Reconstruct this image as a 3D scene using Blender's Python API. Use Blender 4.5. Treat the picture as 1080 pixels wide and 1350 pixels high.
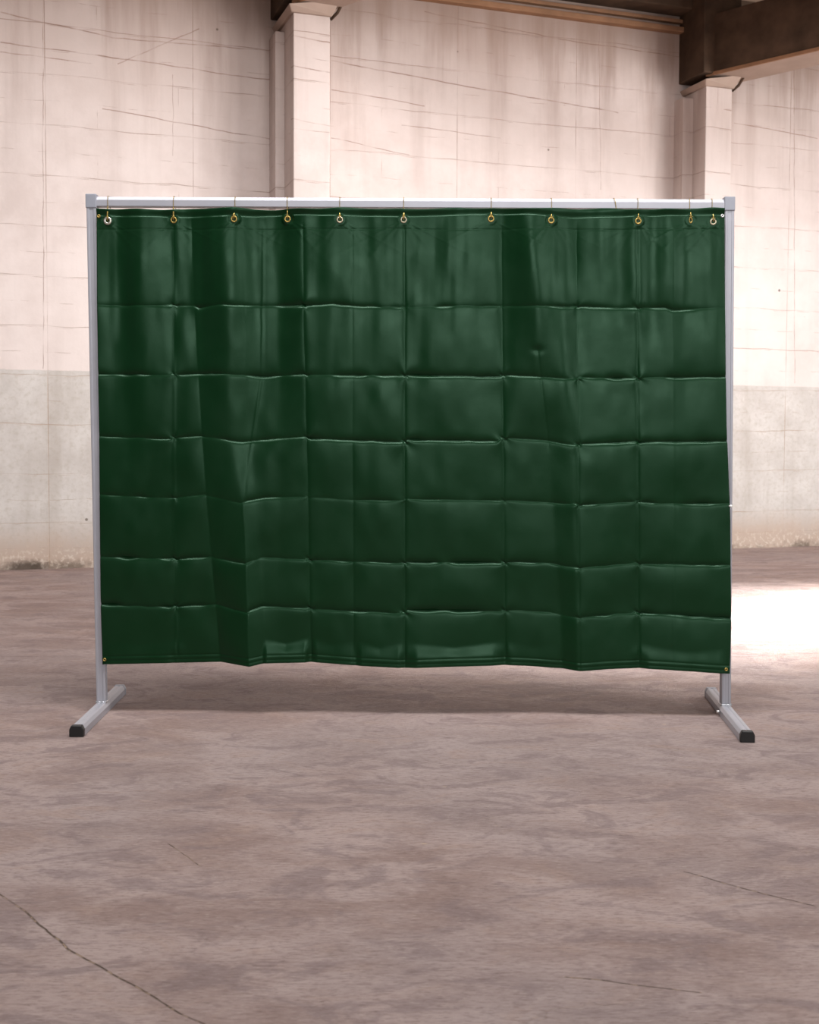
import bpy, bmesh, math, random
import numpy as np
from mathutils import Vector, Matrix, noise
from math import radians, pi, cos, sin, tan, atan2, sqrt
for o in list(bpy.data.objects): bpy.data.objects.remove(o)
C = bpy.context.scene.collection
random.seed(4)
# ------------------------------------------------------------------ camera
F = 1600.0; HC = 0.975; D = 4.35; PT = radians(2.7); RL = radians(0.25); SH = -20.0
cd = bpy.data.cameras.new('camera'); cam = bpy.data.objects.new('camera', cd); C.objects.link(cam)
cd.sensor_fit = 'VERTICAL'; cd.sensor_height = 36.0; cd.lens = 36.0*F/1350.0; cd.shift_y = SH/1350.0
CM = Matrix.Rotation(pi/2-PT, 3, 'X') @ Matrix.Rotation(RL, 3, 'Z')
cam.matrix_world = Matrix.Translation((0, -D, HC)) @ CM.to_4x4()
cd.dof.use_dof = True; cd.dof.focus_distance = D-0.02; cd.dof.aperture_fstop = 8.0
cd.clip_end = 200
sc = bpy.context.scene; sc.camera = cam
sc.view_settings.view_transform = 'Standard'; sc.view_settings.look = 'None'
sc.view_settings.gamma = 1; sc.view_settings.use_curve_mapping = False
sc.view_settings.exposure = 0.0
# ------------------------------------------------------------------ light
W = bpy.data.worlds.new('world'); sc.world = W; W.use_nodes = True
W.node_tree.nodes['Background'].inputs[0].default_value = (1.0, 0.965, 0.95, 1)
W.node_tree.nodes['Background'].inputs[1].default_value = 0.17
def area(name, loc, target, sx, sy, power, col=(1, 1, 1), spread=180):
    l = bpy.data.lights.new(name, 'AREA'); l.shape = 'RECTANGLE'; l.size = sx; l.size_y = sy
    l.energy = power; l.color = col; l.spread = radians(spread)
    o = bpy.data.objects.new(name, l); C.objects.link(o); o.location = loc
    o.rotation_euler = (Vector(target)-Vector(loc)).to_track_quat('-Z', 'Y').to_euler()
    return o
area('skylight', (0.2, -1.75, 5.6), (0.2, 0.1, 0), 5.5, 1.2, 370, (1, 0.98, 0.98))
area('side_fill', (5.2, -4.6, 2.6), (0.0, 0.0, 1.2), 2.0, 2.6, 78, (1, 0.99, 0.98))  # added lamp, placed for the sheen on right-facing pleats
area('front_fill', (1.4, -8.2, 3.0), (0.6, 5.5, 1.6), 4.2, 1.8, 165, (1, 0.99, 0.98))  # added lamp behind the camera for curtain sheen and wall brightness
area('far_right_fill', (8.8, 2.0, 2.0), (1.8, 6.2, 2.0), 2.8, 2.2, 205, (1, 0.985, 0.98), 90)  # added lamp, brightens the back wall from the right
area('rear_side_fill', (5.8, 0.5, 2.7), (-2.4, 4.8, 2.1), 2.2, 1.4, 60, (1, 0.985, 0.98), 60)  # added lamp, reaches the wall past the back of the curtain
area('doorway_daylight', (7.8, 4.6, 3.0), (2.85, 2.50, 0.0), 1.2, 0.45, 150, (1, 0.98, 0.95), 24)
# ------------------------------------------------------------------ helpers
CO = Vector((0, -D, HC))
def ray(x, y): return CM @ Vector(((x-540)/F, (675-y+SH)/F, -1))
def gnd(x, y, z=0.0):
    r = ray(x, y); return CO + r*((z-CO.z)/r.z)
def pln(x, y, p, n):
    r = ray(x, y); return CO + r*(n.dot(p-CO)/n.dot(r))
def fr(x, y, Y=-0.06): return pln(x, y, Vector((0, Y, 0)), Vector((0, -1, 0)))
def link(name, bm, mat, parent=None, smooth=False, kind=None, bevel=0, shape_auto=30):
    me = bpy.data.meshes.new(name); bm.normal_update(); bm.to_mesh(me); bm.free()
    me.materials.append(mat)
    o = bpy.data.objects.new(name, me); C.objects.link(o)
    if parent: o.parent = parent; o.matrix_parent_inverse = parent.matrix_world.inverted()
    if smooth:
        for p in me.polygons: p.use_smooth = True
    if bevel:
        b = o.modifiers.new('bevel', 'BEVEL'); b.width = bevel; b.segments = 3; b.limit_method = 'ANGLE'
        b.angle_limit = radians(35)
    if kind: o['kind'] = kind
    return o
def tag(o, label=None, cat=None, group=None, kind=None):
    if label: o['label'] = label
    if cat: o['category'] = cat
    if group: o['group'] = group
    if kind: o['kind'] = kind
    return o
def hexa(bm, pts):
    """8 points: bottom ring of 4 then top ring of 4"""
    v = [bm.verts.new(p) for p in pts]
    for f in ((3,2,1,0),(4,5,6,7),(0,1,5,4),(1,2,6,5),(2,3,7,6),(3,0,4,7)): bm.faces.new([v[i] for i in f])
def box(bm, a, b):
    x0,y0,z0 = a; x1,y1,z1 = b
    hexa(bm, [(x0,y0,z0),(x1,y0,z0),(x1,y1,z0),(x0,y1,z0),(x0,y0,z1),(x1,y0,z1),(x1,y1,z1),(x0,y1,z1)])
def loft(bm, prof, A, B, U, V, cap=True):
    """extrude a closed 2-D profile (list of (u,v)) from A to B with axes U,V"""
    ra = [bm.verts.new(A+U*u+V*v) for u, v in prof]; rb = [bm.verts.new(B+U*u+V*v) for u, v in prof]
    n = len(prof)
    for i in range(n): bm.faces.new((ra[i], ra[(i+1) % n], rb[(i+1) % n], rb[i]))
    if cap:
        bm.faces.new(ra[::-1]); bm.faces.new(rb)
    bmesh.ops.recalc_face_normals(bm, faces=bm.faces[:])
def tube(bm, pts, r, seg=10, closed=False):
    pts = [Vector(p) for p in pts]; n = len(pts); rings = []
    for i, p in enumerate(pts):
        if closed: t = pts[(i+1) % n]-pts[i-1]
        else: t = pts[min(i+1, n-1)]-pts[max(i-1, 0)]
        t.normalize(); a = Vector((1, 0, 0)) if abs(t.x) < 0.8 else Vector((0, 1, 0))
        u = t.cross(a).normalized(); v = t.cross(u)
        rr = r[i] if isinstance(r, (list, tuple)) else r
        rings.append([bm.verts.new(p+(u*cos(k*2*pi/seg)+v*sin(k*2*pi/seg))*rr) for k in range(seg)])
    m = n if closed else n-1
    for i in range(m):
        A, B = rings[i], rings[(i+1) % n]
        for k in range(seg): bm.faces.new((A[k], A[(k+1) % seg], B[(k+1) % seg], B[k]))
    if not closed: bm.faces.new(rings[0][::-1]); bm.faces.new(rings[-1])
    bmesh.ops.recalc_face_normals(bm, faces=bm.faces[:])
# ------------------------------------------------------------------ node helper
class NT:
    def __init__(s, name):
        s.m = bpy.data.materials.new(name); s.m.use_nodes = True; s.t = s.m.node_tree
        s.b = s.t.nodes['Principled BSDF']; s.out = s.t.nodes['Material Output']
    def n(s, k, **kw):
        x = s.t.nodes.new(k)
        for a, b in kw.items(): setattr(x, a, b)
        return x
    def L(s, a, b): s.t.links.new(a, b)
    def put(s, sock, v):
        if isinstance(v, bpy.types.NodeSocket): s.L(v, sock)
        else:
            if sock.type == 'RGBA' and len(v) == 3: v = (*v, 1)
            sock.default_value = v
    def math(s, op, a, b=0.0, c=None, clamp=False):
        x = s.n('ShaderNodeMath', operation=op, use_clamp=clamp); s.put(x.inputs[0], a); s.put(x.inputs[1], b)
        if c is not None: s.put(x.inputs[2], c)
        return x.outputs[0]
    def vmath(s, op, a, b):
        x = s.n('ShaderNodeVectorMath', operation=op); s.put(x.inputs[0], a); s.put(x.inputs[1], b)
        return x.outputs[0] if op not in ('DOT_PRODUCT', 'LENGTH', 'DISTANCE') else x.outputs['Value']
    def mix(s, f, a, b, blend='MIX'):
        x = s.n('ShaderNodeMix', data_type='RGBA', blend_type=blend); s.put(x.inputs[0], f)
        s.put(x.inputs[6], a); s.put(x.inputs[7], b); return x.outputs[2]
    def noise(s, vec, scale, detail=4, rough=0.55, dist=0.0):
        x = s.n('ShaderNodeTexNoise'); s.L(vec, x.inputs['Vector']); x.inputs['Scale'].default_value = scale
        x.inputs['Detail'].default_value = detail; x.inputs['Roughness'].default_value = rough
        x.inputs['Distortion'].default_value = dist; return x.outputs['Fac']
    def ramp(s, v, a, b, lo=0.0, hi=1.0, smooth=True):
        x = s.n('ShaderNodeMapRange'); x.interpolation_type = 'SMOOTHSTEP' if smooth else 'LINEAR'
        s.put(x.inputs[0], v); s.put(x.inputs[1], a); s.put(x.inputs[2], b); s.put(x.inputs[3], lo); s.put(x.inputs[4], hi)
        return x.outputs[0]
    def scale(s, vec, v): return s.vmath('MULTIPLY', vec, v)
    def seg(s, vec2, p, q, width):
        """mask of a thin segment p-q (2-D, z of the vector ignored)"""
        p = Vector(p); q = Vector(q); d = q-p; l = d.length; d /= l
        r = s.vmath('SUBTRACT', vec2, (p.x, p.y, 0))
        al = s.vmath('DOT_PRODUCT', r, (d.x, d.y, 0)); ac = s.vmath('DOT_PRODUCT', r, (-d.y, d.x, 0))
        m = s.ramp(s.math('ABSOLUTE', ac), width*0.4, width, 1, 0)
        m = s.math('MULTIPLY', m, s.math('GREATER_THAN', al, 0.0))
        return s.math('MULTIPLY', m, s.math('LESS_THAN', al, l))
    def bump(s, h, strength, dist):
        x = s.n('ShaderNodeBump'); x.inputs['Strength'].default_value = strength; x.inputs['Distance'].default_value = dist
        s.L(h, x.inputs['Height']); s.L(x.outputs[0], s.b.inputs['Normal'])
def simple(name, col, rough=0.5, metal=0.0, var=0.0, vscale=40, spec=0.5, bump=0.0):
    t = NT(name); t.b.inputs['Roughness'].default_value = rough; t.b.inputs['Metallic'].default_value = metal
    t.b.inputs['Specular IOR Level'].default_value = spec
    tc = t.n('ShaderNodeTexCoord').outputs['Object']
    n = t.noise(tc, vscale, 3)
    c2 = tuple(c*(1-var) for c in col)
    t.put(t.b.inputs['Base Color'], t.mix(n, col, c2))
    if bump: t.bump(n, bump, 0.001)
    return t.m
# ------------------------------------------------------------------ wall frame
WA = gnd(0, 752); WB = gnd(1080, 720); WD = (WB-WA).normalized(); WN = Vector((WD.y, -WD.x, 0))
WMX = Matrix.Translation(WA) @ Matrix(((WD.x, WN.x, 0), (WD.y, WN.y, 0), (0, 0, 1))).to_4x4()
def ws(x, y, t=0.0):
    """pixel -> wall coordinates (s along the wall, t out of it, z)"""
    p = pln(x, y, WA+WN*t, WN); q = p-WA; return Vector((q.dot(WD), t, p.z))
# ------------------------------------------------------------------ materials
def wall_material():
    t = NT('painted_concrete'); tc = t.n('ShaderNodeTexCoord').outputs['Object']
    sp = t.n('ShaderNodeSeparateXYZ'); t.L(tc, sp.inputs[0]); s_, tt, z = sp.outputs
    h = t.math('ADD', s_, tt)
    wob = t.noise(tc, 1.3, 3); wob = t.math('MULTIPLY', t.math('SUBTRACT', wob, 0.5), 0.07)
    cb = t.n('ShaderNodeCombineXYZ'); t.L(h, cb.inputs[0]); t.L(t.math('ADD', z, wob), cb.inputs[1]); v2 = cb.outputs[0]
    cb0 = t.n('ShaderNodeCombineXYZ'); t.L(h, cb0.inputs[0]); t.L(z, cb0.inputs[1]); v0 = cb0.outputs[0]
    def brick(w, hh, mortar, off, sh=(0, 0, 0)):
        b = t.n('ShaderNodeTexBrick'); b.offset = off
        t.L(t.vmath('ADD', v2, sh), b.inputs['Vector']); b.inputs['Scale'].default_value = 1
        b.inputs['Mortar Size'].default_value = mortar; b.inputs['Mortar Smooth'].default_value = 0.4
        b.inputs['Brick Width'].default_value = w; b.inputs['Row Height'].default_value = hh
        return b.outputs['Fac']
    big = t.noise(tc, 0.55, 4); med = t.noise(tc, 3.2, 6, 0.62); fine = t.noise(tc, 28, 5, 0.65)
    streak = t.noise(t.scale(tc, (2.6, 2.6, 0.22)), 1.6, 5, 0.6)
    streak2 = t.noise(t.scale(tc, (9.0, 9.0, 0.5)), 1.2, 4, 0.6)
    # upper paint
    up = t.mix(t.ramp(med, 0.3, 0.7), (0.650, 0.565, 0.532), (0.565, 0.480, 0.446))
    up = t.mix(t.ramp(big, 0.38, 0.62, 0, 0.55), up, (0.730, 0.650, 0.615))
    lo = t.mix(t.ramp(med, 0.3, 0.7), (0.560, 0.525, 0.495), (0.455, 0.415, 0.385))
    lo = t.mix(t.ramp(fine, 0.45, 0.7, 0, 0.5), lo, (0.400, 0.355, 0.300))
    ed = t.math('ADD', z, t.math('MULTIPLY', t.math('SUBTRACT', fine, 0.5), 0.02))
    isup = t.ramp(ed, 1.472, 1.480)
    # grime: run-down streaks hanging from the roof joint, then broad shade painted into the upper wall
    hi = t.ramp(z, 2.6, 4.5)
    st = t.math('MULTIPLY', t.ramp(streak, 0.46, 0.66), t.math('ADD', t.math('MULTIPLY', hi, 0.42), 0.06))
    up = t.mix(st, up, (0.235, 0.160, 0.130))
    st2 = t.math('MULTIPLY', t.ramp(streak2, 0.58, 0.82), t.math('ADD', t.math('MULTIPLY', hi, 0.16), 0.02))
    up = t.mix(st2, up, (0.20, 0.135, 0.105))
    up = t.mix(t.math('MULTIPLY', hi, t.ramp(big, 0.35, 0.60, 0.25, 0.75)), up, (0.36, 0.265, 0.225))  # upper wall's shade put into the paint colour, in broad patches
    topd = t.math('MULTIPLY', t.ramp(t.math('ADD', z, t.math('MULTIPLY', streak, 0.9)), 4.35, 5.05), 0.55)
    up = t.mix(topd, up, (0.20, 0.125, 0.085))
    lo = t.mix(t.math('MULTIPLY', t.ramp(streak, 0.5, 0.7), 0.28), lo, (0.30, 0.25, 0.20))
    # rusty bloom under the paint joint and damp foot
    foot = t.ramp(t.math('ADD', z, t.math('MULTIPLY', med, 0.35)), 0.26, 0.58, 1, 0)
    lo = t.mix(t.math('MULTIPLY', foot, 0.75), lo, (0.40, 0.29, 0.22))
    salt = t.math('MULTIPLY', t.ramp(z, 0.05, 0.24, 1, 0), t.ramp(fine, 0.5, 0.62))
    lo = t.mix(t.math('MULTIPLY', salt, 0.5), lo, (0.66, 0.58, 0.50))
    damp = t.math('MULTIPLY', t.ramp(t.math('ADD', z, t.math('MULTIPLY', fine, 0.10)), 0.06, 0.13, 1, 0), t.ramp(med, 0.42, 0.6))
    lo = t.mix(t.math('MULTIPLY', damp, 0.75), lo, (0.10, 0.075, 0.055))
    col = t.mix(isup, lo, up)
    # shutter-board joints
    brk = t.noise(tc, 2.1, 3); brk2 = t.noise(tc, 5.5, 3)
    j1 = t.math('MULTIPLY', brick(1.08, 0.365, 0.0036, 0.0, (0.73, 0.02, 0)), t.ramp(brk, 0.40, 0.60, 0.12, 0.85))
    j2 = t.math('MULTIPLY', brick(1.62, 0.1825, 0.0026, 0.37, (0.3, 0.03, 0)), t.ramp(brk2, 0.48, 0.62, 0.0, 0.6))
    j = t.math('MAXIMUM', j1, j2)
    jc = t.mix(isup, (0.36, 0.24, 0.16), (0.25, 0.155, 0.115))
    col = t.mix(t.math('MULTIPLY', j, 0.72), col, jc)
    # a few cracks
    nz = t.n('ShaderNodeTexNoise'); t.L(tc, nz.inputs['Vector']); nz.inputs['Scale'].default_value = 4; nz.inputs['Detail'].default_value = 5
    cw = t.vmath('ADD', v0, t.vmath('MULTIPLY', t.vmath('SUBTRACT', nz.outputs['Color'], (0.5, 0.5, 0.5)), (0.03, 0.03, 0)))
    cr = None
    for (a, b, w) in CRACKS:
        pa = ws(*a); pb = ws(*b); w = w*(0.62 if abs(a[0]-b[0]) > 5 else 0.42)
        m = t.seg(cw, (pa.x, pa.z), (pb.x, pb.z), w)
        cr = m if cr is None else t.math('MAXIMUM', cr, m)
    col = t.mix(t.math('MULTIPLY', cr, t.ramp(brk2, 0.35, 0.60, 0.15, 0.72)), col, (0.21, 0.12, 0.085))
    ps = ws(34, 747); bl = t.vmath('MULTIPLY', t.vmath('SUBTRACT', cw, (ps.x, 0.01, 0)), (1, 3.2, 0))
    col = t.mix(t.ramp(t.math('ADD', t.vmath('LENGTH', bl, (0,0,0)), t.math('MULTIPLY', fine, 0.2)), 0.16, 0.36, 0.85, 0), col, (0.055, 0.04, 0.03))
    # small holes and knocks
    vo = t.n('ShaderNodeTexVoronoi'); t.L(v0, vo.inputs['Vector']); vo.inputs['Scale'].default_value = 3.1
    wn = t.n('ShaderNodeTexWhiteNoise'); t.L(vo.outputs['Position'], wn.inputs['Vector'])
    hole = t.math('MULTIPLY', t.ramp(vo.outputs['Distance'], 0.030, 0.045, 1, 0), t.math('GREATER_THAN', wn.outputs['Value'], 0.62))
    col = t.mix(t.math('MULTIPLY', hole, 0.75), col, (0.10, 0.07, 0.05))
    t.put(t.b.inputs['Base Color'], col); t.b.inputs['Roughness'].default_value = 0.85
    t.b.inputs['Specular IOR Level'].default_value = 0.25
    hgt = t.math('SUBTRACT', t.math('MULTIPLY', fine, 0.4), j); t.bump(hgt, 0.5, 0.006)
    return t.m
CRACKS = [((155, 84), (262, 38), 0.008), ((0, 16), (150, 50), 0.010), ((150, 50), (360, 67), 0.008), ((0, 56), (180, 80), 0.009),
          ((0, 68), (120, 84), 0.008), ((180, 80), (358, 106), 0.008), ((437, 80), (640, 118), 0.010), ((640, 118), (815, 148), 0.010),
          ((437, 118), (560, 140), 0.008), ((530, 165), (660, 182), 0.007), ((560, 16), (740, 52), 0.009), ((740, 52), (905, 76), 0.009),
          ((968, 162), (1078, 182), 0.008), ((437, 182), (540, 204), 0.007), ((135, 143), (358, 184), 0.008),
          ((57, 0), (57, 486), 0.008), ((1047, 90), (1048, 505), 0.010), ((228, 98), (228, 205), 0.006), ((790, 40), (792, 250), 0.006)]
def floor_material():
    t = NT('worn_concrete_floor'); tc = t.n('ShaderNodeTexCoord').outputs['Object']
    st = t.scale(tc, (0.75, 1.35, 1)); st2 = t.scale(tc, (0.6, 2.2, 1))
    big = t.noise(tc, 0.8, 4); med = t.noise(st, 3.0, 7, 0.62, 0.6); med2 = t.noise(t.vmath('ADD', st, (7, 3, 0)), 5.5, 6, 0.65, 1.0)
    fine = t.noise(st2, 55, 8, 0.75); gr = t.noise(tc, 160, 3, 0.6)
    col = t.mix(t.ramp(med, 0.38, 0.62), (0.365, 0.255, 0.226), (0.520, 0.395, 0.364))
    col = t.mix(t.ramp(big, 0.4, 0.62, 0, 0.5), col, (0.47, 0.385, 0.375))
    col = t.mix(t.ramp(med2, 0.50, 0.62, 0, 0.62), col, (0.285, 0.210, 0.205))
    col = t.mix(t.ramp(med2, 0.46, 0.34, 0, 0.45), col, (0.47, 0.33, 0.275))
    col = t.mix(t.ramp(fine, 0.36, 0.52, 0.50, 0), col, (0.22, 0.150, 0.130))
    col = t.mix(t.ramp(fine, 0.54, 0.68, 0, 0.50), col, (0.56, 0.45, 0.41))
    col = t.mix(t.ramp(gr, 0.62, 0.75, 0, 0.22), col, (0.56, 0.44, 0.39))
    dash = t.noise(t.scale(tc, (0.45, 2.0, 1)), 100, 2, 0.5)
    col = t.mix(t.ramp(dash, 0.60, 0.68, 0, 0.45), col, (0.20, 0.135, 0.115))
    col = t.mix(t.ramp(dash, 0.40, 0.32, 0, 0.35), col, (0.62, 0.50, 0.45))
    # hairline surface crazing, broken up
    vo = t.n('ShaderNodeTexVoronoi', feature='DISTANCE_TO_EDGE'); vo.inputs['Scale'].default_value = 2.2
    nz = t.n('ShaderNodeTexNoise'); t.L(tc, nz.inputs['Vector']); nz.inputs['Scale'].default_value = 3.0; nz.inputs['Detail'].default_value = 6
    dv = t.vmath('MULTIPLY', t.vmath('SUBTRACT', nz.outputs['Color'], (0.5, 0.5, 0.5)), (0.9, 0.5, 0))
    t.L(t.vmath('ADD', st, dv), vo.inputs['Vector'])
    cz = t.math('MULTIPLY', t.ramp(vo.outputs['Distance'], 0.002, 0.010, 1, 0), t.ramp(t.noise(tc, 1.7, 3), 0.52, 0.62, 0, 0.22))
    # joint crack in the near left corner and two hairlines
    dw = t.vmath('ADD', tc, t.vmath('MULTIPLY', t.vmath('SUBTRACT', nz.outputs['Color'], (0.5, 0.5, 0.5)), (0.05, 0.05, 0)))
    cr = None
    for (a, b, w) in (((-60, 1140), (0, 1178), .0026), ((0, 1178), (95, 1250), 0.0026), ((95, 1250), (175, 1297), 0.0026), ((175, 1297), (300, 1370), 0.0026),
                      ((222, 1113), (266, 1142), 0.0015), ((740, 1290), (925, 1308), 0.002), ((900, 1150), (1075, 1195), 0.002)):
        pa = gnd(*a); pb = gnd(*b); m = t.seg(dw, (pa.x, pa.y), (pb.x, pb.y), w); cr = m if cr is None else t.math('MAXIMUM', cr, m)
    cr2 = t.math('MAXIMUM', cr, cz)
    cr2 = t.math('MULTIPLY', cr2, t.ramp(t.noise(tc, 9, 3), 0.3, 0.5, 0.35, 0.9))
    col = t.mix(cr2, col, t.mix(t.ramp(t.noise(tc, 45, 3), 0.50, 0.58), (0.13, 0.085, 0.06), (0.50, 0.35, 0.24)))
    vg = t.n('ShaderNodeTexVoronoi'); t.L(t.scale(tc, (0.7, 1.4, 0)), vg.inputs['Vector']); vg.inputs['Scale'].default_value = 7
    wg = t.n('ShaderNodeTexWhiteNoise'); t.L(vg.outputs['Position'], wg.inputs['Vector'])
    gm = t.math('MULTIPLY', t.ramp(vg.outputs['Distance'], 0.03, 0.05, 1, 0), t.math('GREATER_THAN', wg.outputs['Value'], 0.80))
    col = t.mix(t.math('MULTIPLY', gm, 0.6), col, (0.66, 0.50, 0.34))
    t.put(t.b.inputs['Base Color'], col)
    t.put(t.b.inputs['Roughness'], t.ramp(med, 0.3, 0.7, 0.62, 0.82)); t.b.inputs['Specular IOR Level'].default_value = 0.3
    hgt = t.math('SUBTRACT', t.math('ADD', fine, t.math('MULTIPLY', med2, 1.5)), cr2); t.bump(hgt, 1.0, 0.012)
    return t.m
def curtain_material():
    t = NT('green_pvc'); tc = t.n('ShaderNodeTexCoord').outputs['Object']
    n = t.noise(tc, 6, 3)
    t.put(t.b.inputs['Base Color'], t.mix(n, (0.0013, 0.0175, 0.0042), (0.0017, 0.0220, 0.0054)))
    t.put(t.b.inputs['Roughness'], t.ramp(t.noise(tc, 9, 4), 0.3, 0.7, 0.30, 0.40))
    t.b.inputs['Specular IOR Level'].default_value = 0.32
    t.b.inputs['Specular Tint'].default_value = (0.58, 1.0, 0.72, 1)
    g = t.noise(tc, 900, 2); w = t.noise(tc, 22, 3)
    t.bump(t.math('ADD', t.math('MULTIPLY', g, 0.12), w), 0.25, 0.0012)
    return t.m
M_wall = wall_material(); M_floor = floor_material(); M_curt = curtain_material()
M_alu = simple('anodised_aluminium', (0.42, 0.42, 0.465), 0.38, 0.2, 0.12, 30)
M_alu2 = simple('pressed_aluminium_cap', (0.34, 0.35, 0.40), 0.45, 0.2, 0.1, 30)
M_weld = simple('bright_weld', (0.62, 0.63, 0.66), 0.3, 0.7, 0.3, 200)
M_black = simple('black_plastic', (0.008, 0.008, 0.009), 0.45, 0, 0.2, 30)
M_brass = simple('brass', (0.48, 0.34, 0.10), 0.34, 0.85, 0.25, 120)
M_ring = simple('nickelled_brass', (0.80, 0.76, 0.66), 0.25, 0.85, 0.2, 120)
M_dull = simple('worn_brass', (0.55, 0.48, 0.34), 0.3, 0.85, 0.3, 120)
M_zinc = simple('zinc', (0.75, 0.75, 0.74), 0.3, 0.8, 0.2, 120)
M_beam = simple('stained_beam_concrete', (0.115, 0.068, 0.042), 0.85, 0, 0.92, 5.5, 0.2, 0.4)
M_soff = simple('stained_soffit_concrete', (0.62, 0.43, 0.32), 0.9, 0, 0.6, 1.6, 0.2, 0.4)
M_lip = simple('rusty_ledge', (0.36, 0.19, 0.105), 0.8, 0, 0.6, 6, 0.2)
M_cap = simple('capital_concrete', (0.42, 0.31, 0.25), 0.85, 0, 0.35, 5, 0.2, 0.3)
# ------------------------------------------------------------------ setting
bm = bmesh.new(); box(bm, (-16, -14, -0.15), (22, 16, 0)); link('floor', bm, M_floor, kind='structure')
ZS = 4.80
bm = bmesh.new(); box(bm, (-5, -0.25, 0), (13, 0, ZS)); w = link('wall_back', bm, M_wall, kind='structure'); w.matrix_world = WMX
def wobj(name, bm, mat, bevel=0):
    o = link(name, bm, mat, kind='structure', bevel=bevel); o.matrix_world = WMX; return o
# pilasters
def pilaster(name, xl, xr, t, ycap, step, stepz=ZS):
    a = ws(xl, 200, t); b = ws(xr, 200, t); zc = ws(xl, ycap, t).z
    bm = bmesh.new(); box(bm, (a.x, -0.02, 0), (b.x, t, zc))
    o = wobj(name, bm, M_wall, 0.006)
    bm = bmesh.new(); box(bm, (a.x-step, -0.02, 0), (a.x+0.02, t*0.42, zc-0.06))
    o2 = wobj('return', bm, M_wall, 0.004); 
    return a.x, b.x, zc, o, o2
P1 = pilaster('trim_1', 387, 435, 0.50, 15, 0.07)
P2 = pilaster('trim_2', 930, 964, 0.34, 112, 0.10)
for P in (P1, P2):
    P[4].parent = P[3]; P[4].matrix_parent_inverse = P[3].matrix_world.inverted(); del P[4]['kind']
def capital(P, t, name, parent):
    a, b, z = P[:3]; bm = bmesh.new()
    hexa(bm, [(a-.02,-.02,z-.01),(b+.01,-.02,z-.01),(b+.01,t+.02,z-.01),(a-.02,t+.02,z-.01),
              (a-.05,-.02,z+.03),(b+.06,-.02,z+.10),(b+.06,t+.07,z+.10),(a-.05,t+.07,z+.03)])
    o = link(name, bm, M_cap, bevel=0.006); o.matrix_world = WMX
    o.parent = parent; o.matrix_parent_inverse = parent.matrix_world.inverted(); return o
capital(P1, 0.50, 'capital', P1[3]); capital(P2, 0.34, 'capital', P2[3])
# small bent tie rod beside the far capital, drawn dark against the wall
def bar_w(name, pts, r, mat, parent):
    bm = bmesh.new(); tube(bm, pts, r, 8); o = link(name, bm, mat, smooth=True); o.matrix_world = WMX
    o.parent = parent; o.matrix_parent_inverse = parent.matrix_world.inverted(); return o
for P, t in ((P1, .50), (P2, .34)):
    b, z = P[1], P[2]
    bar_w('tie_rod', [(b+.01, t-.02, z-.02), (b+.05, t+.02, z+.02), (b+.11, t+.06, z+.14), (b+.05, t+.06, z+.16)], 0.012, M_beam, P[3])
# ceiling slab, edge ledge, edge beam, joists and the two girders
bm = bmesh.new(); box(bm, (-5, -0.25, ZS), (13, 3.4, ZS+0.2)); wobj('ceiling', bm, M_soff)
za = ws(800, 31).z
bm = bmesh.new(); box(bm, (P1[1]+.02, -0.02, za-0.015), (P2[0]-.02, 0.07, za+0.03)); wobj('trim_3', bm, M_lip, 0.004)
bm = bmesh.new(); box(bm, (P1[1]+.02, -0.02, za+0.07), (P2[0]-.02, 0.05, za+0.10)); wobj('trim_4', bm, M_lip, 0.004)
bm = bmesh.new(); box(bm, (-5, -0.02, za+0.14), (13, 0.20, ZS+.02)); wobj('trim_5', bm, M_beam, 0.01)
GD = Vector((1.02, -1, 0)).normalized(); GS = Vector((GD.y, -GD.x, 0))*-1   # along, and to its right-hand side
def girder(name, px, py, t, h, wdt, length, zb, mat):
    p = pln(px, py, WA+WN*t, WN)
    if zb: p.z = zb
    bm = bmesh.new(); A = p-GD*0.02; B = p+GD*length
    prof = [(0, 0), (wdt, 0), (wdt, h), (0, h)]
    loft(bm, prof, A, B, GS, Vector((0, 0, 1)))
    g = link(name, bm, mat, kind='structure', bevel=0.012)
    if h > .3:
        bm = bmesh.new(); loft(bm, [(.012, -.012), (wdt, -.012), (wdt, .002), (.012, .002)], A, B, GS, Z3); link('underside', bm, M_cap, g)
        bm = bmesh.new(); loft(bm, [(-.008, -.016), (.014, -.016), (.014, .012), (-.008, .012)], A, B, GS, Z3); link('edge_strip', bm, M_lip, g, bevel=.003)
    return g
def stub(name, P, t):
    bm = bmesh.new(); box(bm, (P[0]-.06, -.02, P[2]+.09), (P[1]+.05, t+.05, ZS+.02)); return wobj(name, bm, M_beam, .01)
Z3 = Vector((0, 0, 1))
zg = P2[2]+0.06
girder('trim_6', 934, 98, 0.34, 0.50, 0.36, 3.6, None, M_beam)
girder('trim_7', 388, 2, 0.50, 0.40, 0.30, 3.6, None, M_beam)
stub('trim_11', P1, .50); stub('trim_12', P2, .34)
girder('trim_8', 781, 20, 0.10, 0.12, 0.05, 3.2, ZS-0.11, M_lip)
girder('trim_9', 690, -5, 0.10, 0.12, 0.05, 3.2, ZS-0.11, M_lip)
bm = bmesh.new(); box(bm, (P1[1]+.3, 0.62, ZS-0.07), (P2[0]+.3, 0.70, ZS+.01)); wobj('trim_10', bm, M_lip, 0.006)
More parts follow.
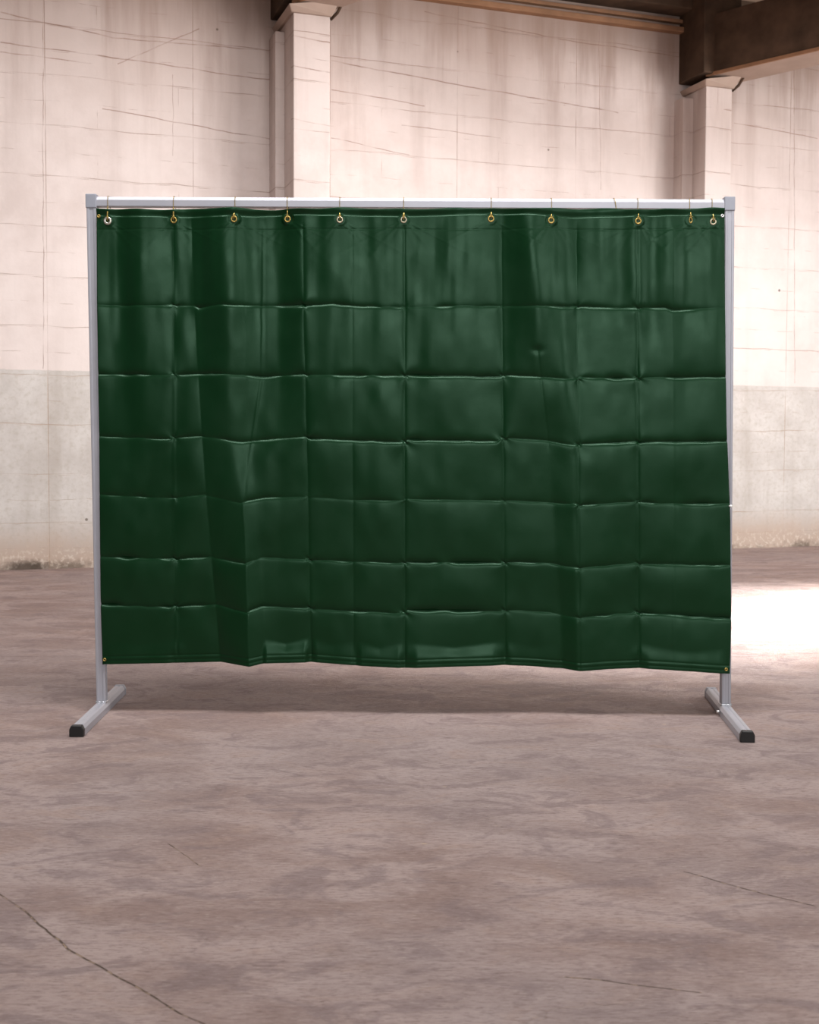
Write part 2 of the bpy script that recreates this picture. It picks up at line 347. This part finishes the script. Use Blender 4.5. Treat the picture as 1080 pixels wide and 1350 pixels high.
# ------------------------------------------------------------------ the frame
PW = 0.0335; YF = -0.06
XL0, XL1 = fr(134.6, 915).x, fr(121.4, 265).x
XR0, XR1 = fr(956.3, 920).x, fr(960.8, 265).x
zrT = 0.5*(fr(300, 261.2).z + fr(800, 262.8).z); zrB = zrT-0.0335
zTop = 0.5*(fr(120, 257.5).z+fr(962, 259.5).z)
root = bpy.data.objects.new('screen_frame', None); C.objects.link(root); root.location = (0, YF, 0)
bpy.context.view_layer.update()
tag(root, 'grey aluminium stand with two posts, top rail and black-capped feet holding up the green curtain', 'stand')
def grooved(w, g=0.0016, gw=0.008, r=0.003):
    h = w/2; s = []
    for k in range(4):
        c, sn = round(cos(k*pi/2)), round(sin(k*pi/2))
        loc = [(-h+r, -h), (-gw, -h), (-gw+.001, -h+g), (gw-.001, -h+g), (gw, -h), (h-r, -h), (h-r*.3, -h+r*.3)]
        s += [(x*c-y*sn, x*sn+y*c) for x, y in loc]
    return s
X, Y, Z = Vector((1, 0, 0)), Vector((0, 1, 0)), Vector((0, 0, 1))
FH = 0.037
for (x0, x1) in ((XL0, XL1), (XR0, XR1)):
    bm = bmesh.new(); loft(bm, grooved(PW), Vector((x0, YF, FH-.002)), Vector((x1, YF, zTop-.004)), X, Y)
    po = link('post', bm, M_alu, root, bevel=0.0006)
    bm = bmesh.new(); e = PW/2+.0022; lo = Vector((x1+(x0-x1)*.02, YF, zrB-.006)); hi_ = Vector((x1, YF, zTop))
    loft(bm, [(-e, -e), (e, -e), (e, e), (-e, e)], lo, hi_, X, Y); link('corner_cap', bm, M_alu2, root, bevel=0.003)
    bm = bmesh.new(); pts = []
    for k in range(32):
        a = k*2*pi/32; q = PW/2+.001
        cx = max(-q, min(q, q*1.35*cos(a))); cy = max(-q, min(q, q*1.35*sin(a)))
        pts.append((x0+cx, YF+cy, FH+.001+0.0012*sin(k*2.3)))
    tube(bm, pts, 0.0032, 8, closed=True); link('weld_seam', bm, M_weld, root, smooth=True)
bm = bmesh.new(); zc = (zrT+zrB)/2
q = .0335/2
loft(bm, [(-q, -q+.001), (-q+.001, -q), (q, -q), (q, q-.001), (q-.001, q), (-q+.006, q), (-q+.0015, q-.010), (-q, q-.0115)], Vector((XL1+PW/2-.004, YF, zc)), Vector((XR1-PW/2+.004, YF, zc)), Y, Z); link('top_rail', bm, M_alu, root, bevel=0.0006)
def foot(x0, A, B):
    A = Vector(A); B = Vector(B); d = (B-A).normalized(); s = Vector((d.y, -d.x, 0)); w = 0.0225
    prof = [(-w, 0.0), (w, 0.0), (w, FH*.62), (w*.72, FH*.95), (w*.55, FH), (w*.2, FH), (w*.14, FH-.0016), (-w*.14, FH-.0016), (-w*.2, FH), (-w*.55, FH), (-w*.72, FH*.95), (-w, FH*.62)]
    bm = bmesh.new(); loft(bm, prof, A+d*.02, B-d*.02, s, Z); f = link('foot', bm, M_alu, root, bevel=0.0012)
    cp = [(-w-.001, 0.0), (w+.001, 0.0), (w+.001, FH*.66), (w*.75, FH+.001), (-w*.75, FH+.001), (-w-.001, FH*.66)]
    bm = bmesh.new(); loft(bm, cp, A, A+d*.022, s, Z); tag(link('end_cap', bm, M_black, f, bevel=0.003), 'black plastic end cap at the near end')
    bm = bmesh.new(); loft(bm, cp, B-d*.022, B, s, Z); tag(link('end_cap', bm, M_alu2, f, bevel=0.003), 'grey end cap at the far end')
    return f
# front end on the ground, rear end on the ground, passing beneath the posts
def through(front, px):
    a = gnd(*front); c = Vector((px, YF, 0)); d = (c-a).normalized(); return a, c+d*0.30
fl = foot(XL0, *through((100.5, 972), XL0))
frt = foot(XR0, *through((986, 979.5), XR0))
for (fx, fo, sg) in ((XR0, frt, -1),):
    bm = bmesh.new(); p = Vector((fx-.026, YF-.03, FH*.45)); tube(bm, [p, p+Vector((-.012, 0, 0))], .006, 8); link('bolt', bm, M_zinc, fo, smooth=True)
# ------------------------------------------------------------------ the curtain
YC = -0.083                                                        # hanging plane, just in front of the posts
LY = np.array([276, 340, 400, 495, 580, 660, 741, 803, 882.])
K = [  # x of each fold line at the nine heights, then how far it stands out (cm)
 ([160,162,163,165,170,175,178,180,182], [-1.0,-1.7,-1.7,-1.1,-.4,0,0,0,0]),
 ([187,187,187,188,190,195,200,203,205], [.9,1.2,1.2,.8,.3,0,0,0,0]),
 ([228,228,229,230,230,230,231,232,234], [-.7,-.9,-.8,-.5,-.1,0,.1,.1,.2]),
 ([250,252,256,262,267,273,280,286,292], [-1.2,-1.3,-1.2,-.6,-.1,0,0,0,0]),
 ([303,305,306,302,305,321,326,328,331], [2.3,3.0,3.0,1.9,.9,2.0,3.0,3.8,5.0]),
 ([333,334,336,345,333,336,344,347,351], [-1.0,-1.4,-1.5,-1.3,-.7,.8,1.2,1.4,1.6]),
 ([362,365,368,372,372,370,368,366,365], [-1.5,-1.7,-1.6,-1.0,-.3,.4,.8,.9,1.0]),
 ([400,400,401,403,405,407,408,409,411], [1.0,.9,.9,.8,.8,.6,.5,.4,.4]),
 ([465,465,465,465,465,466,466,467,468], [.6,.7,.8,.7,.6,.7,.6,.7,1.2]),
 ([533,533,534,534,534,534,534,534,534], [.5,.4,.4,.5,.6,.7,.8,1.1,2.6]),
 ([600,600,600,600,600,600,600,600,600], [.3,.6,.7,.8,.8,.9,.9,1.0,2.0]),
 ([646,649,652,655,658,660,661,662,663], [.4,.3,.2,.3,.3,.5,.6,.7,1.2]),
 ([660,661,663,664,665,665,665,666,667], [-1.0,-1.3,-1.0,0,.2,.4,.5,.6,1.2]),
 ([688,698,708,714,722,728,733,738,742], [3.0,3.7,3.6,1.3,.3,.2,.3,.5,1.0]),
 ([735,737,742,745,756,757,758,759,760], [.7,.8,1.1,2.0,1.7,1.8,2.2,2.9,4.0]),
 ([759,760,761,761,762,762,762,762,763], [-1.8,-2.1,-1.7,-.5,1.2,1.7,2.2,2.9,4.0]),
 ([800,800,800,800,800,800,800,800,800], [-.2,-.3,-.3,-.1,.5,.8,1.2,1.6,2.8]),
 ([821,821,821,821,821,821,821,821,821], [-.8,-.8,-.7,-.3,.3,.6,.8,1.1,2.2]),
 ([840,840,840,841,841,841,841,841,841], [.6,.5,.5,.4,.5,.5,.6,.8,1.8]),
 ([862,862,862,862,862,862,862,862,862], [-.7,-.8,-.7,-.2,.3,.5,.7,1.0,2.2]),
 ([884,884,884,884,884,884,884,884,884], [.6,.8,.7,.4,.5,.6,.8,1.2,2.5]),
 ([906,906,905,904,904,904,904,904,904], [-.9,-1.1,-.9,-.3,.4,.6,.9,1.3,2.8]),
 ([944,944,942,940,940,940,940,940,940], [.6,.7,.5,.2,.4,.6,.9,1.3,2.9]),
]
XLe = ([276, 400, 500, 600, 700, 800, 875], [127.5, 128.3, 130, 131.2, 132.2, 133.2, 135.5])
XRe = ([276, 400, 560, 620, 680, 800, 889], [954.5, 955.5, 957.5, 960, 962, 962.3, 958.5])
BOT = ([128, 136, 292, 331, 351, 411, 470, 534, 600, 666, 700, 740, 763, 800, 841, 900, 962],
       [875, 875.5, 872, 875.5, 872.5, 872, 876, 878.5, 876.5, 875.5, 877, 880, 882, 880, 879, 882, 886])
NX, NY = 800, 780
u = np.linspace(0, 1, NX)[None, :]; v = np.linspace(0, 1, NY)[:, None]
vy = 276+(878-276)*v
xl = np.interp(vy, *XLe); xr = np.interp(vy, *XRe)
PX = xl+(xr-xl)*u
TOP = 275.8+0.7*np.sin(PX/26.0)+0.5*np.sin(PX/11.0+1)
PY = TOP+(np.interp(PX, *BOT)-TOP)*v
dep = np.zeros_like(PX)
for j in range(NY):
    y = float(np.clip(276+(882-276)*j/(NY-1), 276, 882))
    kx = [xl[j, 0]]+[np.interp(y, LY, a) for a, b in K]+[xr[j, 0]]
    kd = [np.interp(y, LY, [0.2]*3+[.1]+[0]*5)]+[np.interp(y, LY, b) for a, b in K]+[np.interp(y, LY, [0,0,0,0,.4,.7,1,1.4,3.0])]
    kx = np.maximum.accumulate(np.array(kx)+np.arange(len(kx))*1e-4)
    dep[j] = np.interp(PX[j], kx, kd)*0.01
def blur(a, s, ax):
    r = int(3*s)+1; k = np.exp(-0.5*(np.arange(-r, r+1)/s)**2); k /= k.sum()
    p = np.pad(a, [(r, r) if i == ax else (0, 0) for i in range(2)], mode='edge')
    return np.apply_along_axis(lambda m: np.convolve(m, k, 'valid'), ax, p)
low = blur(blur(dep, 7.5, 1), 14, 0)
hf = np.clip((PY-560)/120, 0, 1)
dep = low*(1-hf*.75)+blur(blur(dep, 2.4, 1), 10, 0)*hf*.75      # crisper creases lower down
rng = np.random.RandomState(7)
def vnoise(sx, sy, seed):
    r = np.random.RandomState(seed); gx = int(860/sx)+4; gy = int(640/sy)+4; G = r.rand(gy, gx)-.5
    fx = (PX-120)/sx+.5; fy = (PY-268)/sy+.5; ix = np.floor(fx).astype(int); iy = np.floor(fy).astype(int)
    tx = fx-ix; ty = fy-iy; tx = tx*tx*(3-2*tx); ty = ty*ty*(3-2*ty)
    ix = np.clip(ix, 0, gx-2); iy = np.clip(iy, 0, gy-2)
    return (G[iy, ix]*(1-tx)+G[iy, ix+1]*tx)*(1-ty)+(G[iy+1, ix]*(1-tx)+G[iy+1, ix+1]*tx)*ty
tophalf = np.clip((560-PY)/260, 0, 1)
dep += vnoise(22, 150, 1)*0.010*(tophalf*.8+.2) + vnoise(60, 70, 2)*0.004 + vnoise(17, 30, 3)*0.0022
dep += vnoise(9, 90, 4)*0.0022*tophalf
def sst(x, a, b): t = np.clip((x-a)/(b-a), 0, 1); return t*t*(3-2*t)
# cross-wise fold creases (valley with a short ledge below)
H = [([128,195,222,255,262,290,400,440,470,533,600,660,700,762,820,878,886,955], [402,403,402,403,406,403,403,401,404,406,404,404,405,404,406,406,409,406],
      [.5,.5,1.2,.5,1.3,.5,1.4,1.2,.8,.6,.9,.4,.4,1.3,.9,1.3,1.2,.3]),
     ([128,225,262,305,347,400,533,536,660,664,762,765,840,845,957], [493,494.5,493,494,496.5,494,496,495,497,495,500,498,499,498,497], [1.4,1.1,1.2,1.1,1.3,.9,1.5,1.7,1.7,1.0,1.0,1.5,1.5,1.0,1.2]),
     ([130,225,230,265,275,320,345,403,410,533,537,655,662,668,722,758,764,838,845,957], [575,579,577,575,577,583,580,576,578,583.5,580,582,578,578,581,587,586,582,583,582],
      [1.3,1.2,1.3,1.2,.7,.8,.8,.8,1.3,1.5,1.6,1.7,1.7,.8,.7,.8,1.5,1.4,1.3,1.5]),
     ([131,225,270,275,320,327,350,403,465,533,537,660,665,758,765,838,842,870,960], [652,657,652,654,663,660,656,655,659,660,658,660,660,664,666,661,661,664,664],
      [.6,.7,.5,.3,.4,1.5,1.2,.3,.6,.5,.6,.6,.5,.7,1.2,.9,1.1,1.3,1.5]),
     ([132,225,280,284,325,330,345,405,408,533,537,660,665,725,760,765,838,842,960], [734,737,734,736,742,740,735,737,738,742.5,741,742,741,742,748,748,742,743,745],
      [1.5,1.5,1.6,.7,.7,1.2,1.3,1.0,.9,.9,1.5,1.6,1.1,.7,.8,1.0,.9,1.1,1.4]),
     ([133,225,232,286,290,328,332,345,408,412,533,537,660,665,725,762,766,838,842,962], [797,800.5,799,797,798,806,803,799,801,803,808.5,804,805.5,804,807,813.5,813,807,807,815],
      [1.6,1.6,1.7,1.7,.5,.5,1.3,1.6,1.3,1.1,1.3,1.8,1.8,1.0,.6,.8,1.1,1.0,1.6,1.7])]
for hx, hy, ha in H:
    yc = np.interp(PX, hx, hy)+vnoise(14, 400, 11)*1.4; A = np.interp(PX, hx, ha)*np.clip(.85+vnoise(19, 300, int(hy[0]))*1.5, .15, 1.5)
    d = PY-yc
    dep -= 0.0050*A*np.where(d < 0, np.exp(d/3.4), np.exp(-d/1.5))
    
# lengthwise fold creases
V = [([400,401,403,405,407,408,411], [303,400,495,580,660,741,875], 2.4, 'v'), ([533,534,534,534,534,534,534], [300,400,495,580,660,741,875], 2.6, 'v'),
     ([661,662,663,664,664,665,666], [300,400,495,580,660,741,875], 2.0, 'v'), ([761,761,762,762,762,762,763], [300,400,495,580,660,741,875], 1.6, 'v'),
     ([840,840,841,841,841,841,841], [300,400,495,580,660,741,875], 2.2, 'v'), ([229,230,230,230,230,231,234], [300,400,495,580,660,741,875], .8, 'r'),
     ([465,465,465,465,466,466,467], [300,400,495,580,660,741,875], .8, 'v'), ([347,346,345,333,322,326,331], [290,400,495,580,660,741,875], 1.0, 'r'),
     ([252,256,262,267,273,280,292], [290,400,495,580,660,741,875], .6, 'v'), ([887,887,887,887,887,887,887], [300,400,495,580,660,741,875], .5, 'r'),
     ([321,323,325,326,326,328,331], [300,400,495,580,660,741,875], .4, 'r')]
for vx, vyy, a, kind in V:
    xc = np.interp(PY, vyy, vx)+vnoise(400, 22, int(vx[0]))*1.0; d = PX-xc
    a = a*(1+vnoise(300, 40, int(vx[0])+1)*.7)*sst(PY, 292, 310)
    if kind == 'v': dep -= 0.0011*a*np.where(d < 0, np.exp(d/2.6), np.exp(-d/1.8))
    else: dep += 0.0011*a*np.exp(-(d/2.0)**2)
# every folded panel bellies and tips its own way
CB = [xl+0*PX]+[np.interp(PY, V[k][1], V[k][0]) for k in (5, 8, 10, 0, 6, 1, 2, 3, 4)]+[xr+0*PX]
RB = [TOP+0*PX]+[np.interp(PX, hx, hy) for hx, hy, ha in H]+[np.interp(PX, *BOT)+0*PX]
rp = np.random.RandomState(23)
for a in range(len(CB)-1):
    for b in range(len(RB)-1):
        cx = (PX-CB[a])/np.maximum(CB[a+1]-CB[a], 4); cy = (PY-RB[b])/(RB[b+1]-RB[b])
        ins = (cx > 0) & (cx < 1) & (cy > 0) & (cy < 1); cx = np.clip(cx, 0, 1); cy = np.clip(cy, 0, 1)
        e = (np.sin(pi*cx)*np.sin(pi*cy))**.8
        bel = rp.uniform(.001, .0055)*e*(1+rp.uniform(-.9, .9)*(cx-.5)*2+rp.uniform(-1.0, .5)*(cy-.5)*2)
        dep += bel*ins
# crossing puckers
for vx, vyy, a, kind in V[:6]:
    for hx, hy, ha in H:
        yc = np.interp(vx[3], hx, hy); xc = np.interp(yc, vyy, vx); am = np.interp(vx[3], hx, ha)
        dx = PX-xc; dy = PY-yc; r2 = dx*dx+dy*dy
        dep += 0.0013*am*np.exp(-r2/22.0)*np.cos(np.arctan2(dy, dx)*4+rng.rand()*2)
        dep += 0.0016*am*np.exp(-r2/300.0)*np.cos(np.arctan2(dy, dx)*2+rng.rand()*3)
# ledge where the steep fold on the right ends, diagonal crease below it
xc = np.interp(PY, [462, 495, 585], [708, 712, 723]); m = sst(PY, 455, 470)*sst(PY, 600, 580)
dep -= 0.0016*np.exp(-np.abs(PX-xc)/2.2)*m
r = np.hypot((PX-708)/7.0, (PY-462)/5.0); dep -= 0.0035*np.exp(-r*r)
# eyelet pulls
RX = [142, 229, 310, 379.5, 449, 532, 647.5, 726, 841, 910, 939]; RY = [291, 290, 290, 289, 291, 290.5, 289.5, 292, 292, 291, 293.5]
for x0, y0 in zip(RX, RY):
    dx = PX-x0; dy = PY-y0
    dep += 0.0035*np.exp(-(dx/9.0)**2)*np.exp(-np.clip(dy, 0, None)/26.0)
    for s in (-1, 1): # stretch wrinkles fanning from the hole
        for sl, am in ((0.9, 1.0), (0.45, .8), (1.9, .6)):
            q = (dx*s-(dy)*sl)/(2.2+np.clip(dy, 0, 80)*.06)
            dep += 0.0010*am*(0.5+rng.rand())*np.exp(-q*q)*sst(dy, 2, 8)*np.exp(-np.clip(dy, 0, None)/24.0)
flat = sum(np.exp(-(((PX-x0)/5.0)**2+((PY-y0)/5.0)**2)**2) for x0, y0 in zip(RX, RY)); flat = np.clip(flat, 0, 1)
# folded top hem: rolled lip, lit edge, stitched line
he = 285.5+vnoise(40, 900, 31)*2.5-1.2*np.cos((PX-140)/40.)
lip = sst(PY, he, he-9); dep += 0.0075*lip*(0.8+vnoise(30, 900, 33)*.8)
dep += 0.0030*sst(PY, he-.8, he+1.4)*np.exp(-np.clip(PY-he, 0, None)/9.0)
sm = 303+vnoise(60, 900, 35)*1.5; d = PY-sm
dep -= 0.0006*np.exp(-(d/1.3)**2)
# bottom hem and flaring panel corners
yb = np.interp(PX, *BOT)
for off, a in ((10.0, 1.0), (4.5, .8)):
    dep -= 0.0011*a*np.exp(-((PY-(yb-off))/1.2)**2)
dep += 0.0008*sst(PY, yb-10.5, yb-9)
for x0, x1, am in ((346, 409, .013), (412, 470, .004), (470, 532, .007), (536, 664, .010), (667, 740, .003), (841, 958, .006), (136, 232, .003)):
    c = (PX-x0)/(x1-x0); win = sst(c, 0, .12)*sst(c, 1, .88); curve = yb-26-8*np.abs(c-.5)*2
    dep += am*win*sst(PY, curve, yb-9)
for x0 in (234, 411, 534, 666, 841):
    q = np.hypot((PX-x0), (PY-(yb-18))); dep += 0.0035*np.exp(-(q/9.0)**2)*(1-0.9*np.exp(-((PX-x0)/2.0)**2))
# world coordinates on the hanging plane, then out towards the room
dep = blur(dep, .45, 0)
for x0, y0 in zip(RX, RY):                                         # the cloth lies flat under each pressed-in eyelet
    w_ = sst(np.hypot(PX-x0, PY-y0), 9, 5.5); k_ = np.hypot(PX-x0, PY-y0) < 5; dep = dep*(1-w_)+dep[k_].mean()*w_
oy = np.array([CO.x, CO.y, CO.z]); Mx = np.array(CM)
rx = (PX-540)/F; ry = (675-PY+SH)/F
R3 = np.stack([Mx[i, 0]*rx+Mx[i, 1]*ry-Mx[i, 2] for i in range(3)], -1)
kk = (YC-oy[1])/R3[..., 1]; XYZ = oy+R3*kk[..., None]
XYZ[..., 1] -= dep+0.004
root_c = bpy.data.meshes.new('curtain')
idx = np.arange(NX*NY).reshape(NY, NX)
quads = np.stack([idx[:-1, :-1], idx[1:, :-1], idx[1:, 1:], idx[:-1, 1:]], -1).reshape(-1, 4)




root_c.vertices.add(NX*NY); root_c.vertices.foreach_set('co', XYZ.reshape(-1).astype(np.float32))
root_c.loops.add(len(quads)*4); root_c.loops.foreach_set('vertex_index', quads.reshape(-1).astype(np.int32))
root_c.polygons.add(len(quads)); root_c.polygons.foreach_set('loop_start', (np.arange(len(quads))*4).astype(np.int32))
root_c.polygons.foreach_set('use_smooth', np.ones(len(quads), bool))
root_c.update(calc_edges=True); root_c.validate(); root_c.materials.append(M_curt)
curt = bpy.data.objects.new('welding_curtain', root_c); C.objects.link(curt)
so = curt.modifiers.new('thickness', 'SOLIDIFY'); so.thickness = 0.0008; so.offset = 0
tag(curt, 'dark green glossy plastic curtain with fold creases hanging from the grey frame', 'curtain')
def at_curtain(x, y):
    d = np.abs(PX-x)+np.abs(PY-y); j, i = np.unravel_index(np.argmin(d), d.shape)
    p = Vector(XYZ[j, i]); a = Vector(XYZ[max(j-4,0), max(i-4,0)]); b = Vector(XYZ[min(j+4,NY-1), max(i-4,0)]); c = Vector(XYZ[max(j-4,0), min(i+4,NX-1)])
    n = (c-a).cross(b-a).normalized()
    if n.y > 0: n = -n
    return p, (n+Vector((0, -.6, 0))).normalized()
def eyelet(x, y, R, r, mat, name='eyelet', squash=1):
    p, n = at_curtain(x, y); p = p+n*.0006
    q = n.to_track_quat('Z', 'Y').to_matrix(); bm = bmesh.new(); seg = 28; rings = []
    prof = [(R+r*1.0, -0.0006), (R+r*.9, .0008), (R+r*.3, .0019), (R-r*.4, .0016), (R-r, .0004), (R-r, -.002)]
    for k in range(seg):
        a = k*2*pi/seg; rings.append([bm.verts.new(p+q@Vector((rr*cos(a)*squash, rr*sin(a), zz+.0008))) for rr, zz in prof])
    for k in range(seg):
        A, B = rings[k], rings[(k+1) % seg]
        for i in range(len(prof)-1): bm.faces.new((A[i], B[i], B[i+1], A[i+1]))
    bmesh.ops.recalc_face_normals(bm, faces=bm.faces[:])
    o = link(name, bm, mat, curt, smooth=True); return p
EY = []
for i, (x, y) in enumerate(zip(RX, RY)):
    EY.append(eyelet(x, y, 0.0088 if i else .0098, 0.0028 if i else .0042, M_ring if i == 0 else (M_dull if i in (4, 5, 10) else M_brass), squash=.55 if i == 9 else 1))
for (x, y, m) in ((131, 285, M_brass), (951.5, 285, M_zinc), (138, 869, M_brass), (953.5, 880, M_brass)):
    eyelet(x, y, 0.0042, 0.0022, m, 'corner_eyelet')
# white tie at the right post
p = fr(963, 667, -0.088)
bm = bmesh.new(); tube(bm, [p+Vector((-.007, -.010, .0)), p+Vector((-.003, -.013, .002)), p+Vector((-.003, -.004, 0)), p+Vector((-.004, .045, -.002))], .0022, 8)
bm2 = bmesh.ops.create_uvsphere(bm, u_segments=12, v_segments=8, radius=.0050, matrix=Matrix.Translation(p+Vector((-.001, -.012, 0))))
tag(link('cable_tie', bm, simple('white_nylon', (.85, .85, .84), .4), smooth=True), 'small white tie fixing the curtain edge to the right-hand post at mid height', 'tie')
# ------------------------------------------------------------------ curtain hooks
HL = ['brass wire hook over the rail at the far left corner, through the big white eyelet', 'second brass hook from the left along the rail', 'third brass hook from the left, above the first deep pleat',
      'fourth brass hook from the left, half hidden in a dark pleat', 'short brass hook left of centre, above the flat curtain panel', 'brass strap hook at the middle of the rail above the centre crease',
      'brass wire hook right of centre, at the start of the steep pleat', 'thin curved brass hook third panel from the right, above the diagonal pleat',
      'bent brass hook above the crease in the right part of the curtain', 'nearly hidden brass hook in the dark pleat, next to last on the right', 'twisted brass hook at the far right corner beside the post']
wide = [1, 1.1, 1, .8, .9, 1.3, 1, .6, .8, .6, 1]
for i, e in enumerate(EY):
    x = e.x; h = 0.0335/2; bm = bmesh.new(); y0 = YF-h-.0016; y1 = YF+h+.0016; zt = zrT+.0016; lean = random.uniform(-.002, .002)
    if i in (7,): lean = .004
    pts = [(x+lean, y0-.0015, zrB-.006), (x+lean, y0, zrB+.004), (x+lean*1.2, y0, zt-.006), (x+lean, y0+.004, zt), (x, YF, zt+.0006), (x, y1-.004, zt),
           (x, y1, zt-.006), (x, y1, zrB+.002), (x, YF+.004, zrB-.010), (x, YF-.012, e.z+.020), (x, e.y+.006, e.z+.004)]
    tube(bm, pts, .00105, 8)
    o = link('curtain_hook', bm, M_brass, smooth=True)
    tag(o, HL[i], 'hook', 'brass hooks along the top rail')
    bm = bmesh.new(); a = Vector((x+lean, y0-.0015, zrB-.003)); b = Vector((x, e.y-.005, e.z+.012)); c = Vector((x, e.y-.004, e.z+.002)); d = Vector((x, e.y+.004, e.z-.002))
    w_ = .0028*wide[i]; tube(bm, [a, (a*.5+b*.5)+Vector((.0006, -.001, 0)), b, c, d], [w_*.8, w_, w_*.9, w_*.6, w_*.6], 8)
    link('strap', bm, M_brass, o, smooth=True)
    bm = bmesh.new(); tube(bm, [b+Vector((-.0065, -.0012, .001)), b+Vector((.0065, -.0012, -.0005))], .0011, 8); link('cross_pin', bm, M_brass, o, smooth=True)
e = fr(811, 262, -0.078); bm = bmesh.new(); x = e.x; y0 = YF-.0185; y1 = YF+.0185; zt = zrT+.0016
tube(bm, [(x+.004, y0-.002, zrB-.010), (x+.004, y0, zrB+.004), (x-.001, y0, zt-.004), (x-.004, y0+.006, zt+.001), (x, y1, zt), (x, y1, zrB), (x, YF, zrB-.012)], .00125, 8)
o = link('curtain_hook', bm, M_brass, smooth=True)
tag(o, 'loose brass wire hook on the rail above the pale flat panel, with no eyelet below', 'hook', 'brass hooks along the top rail')
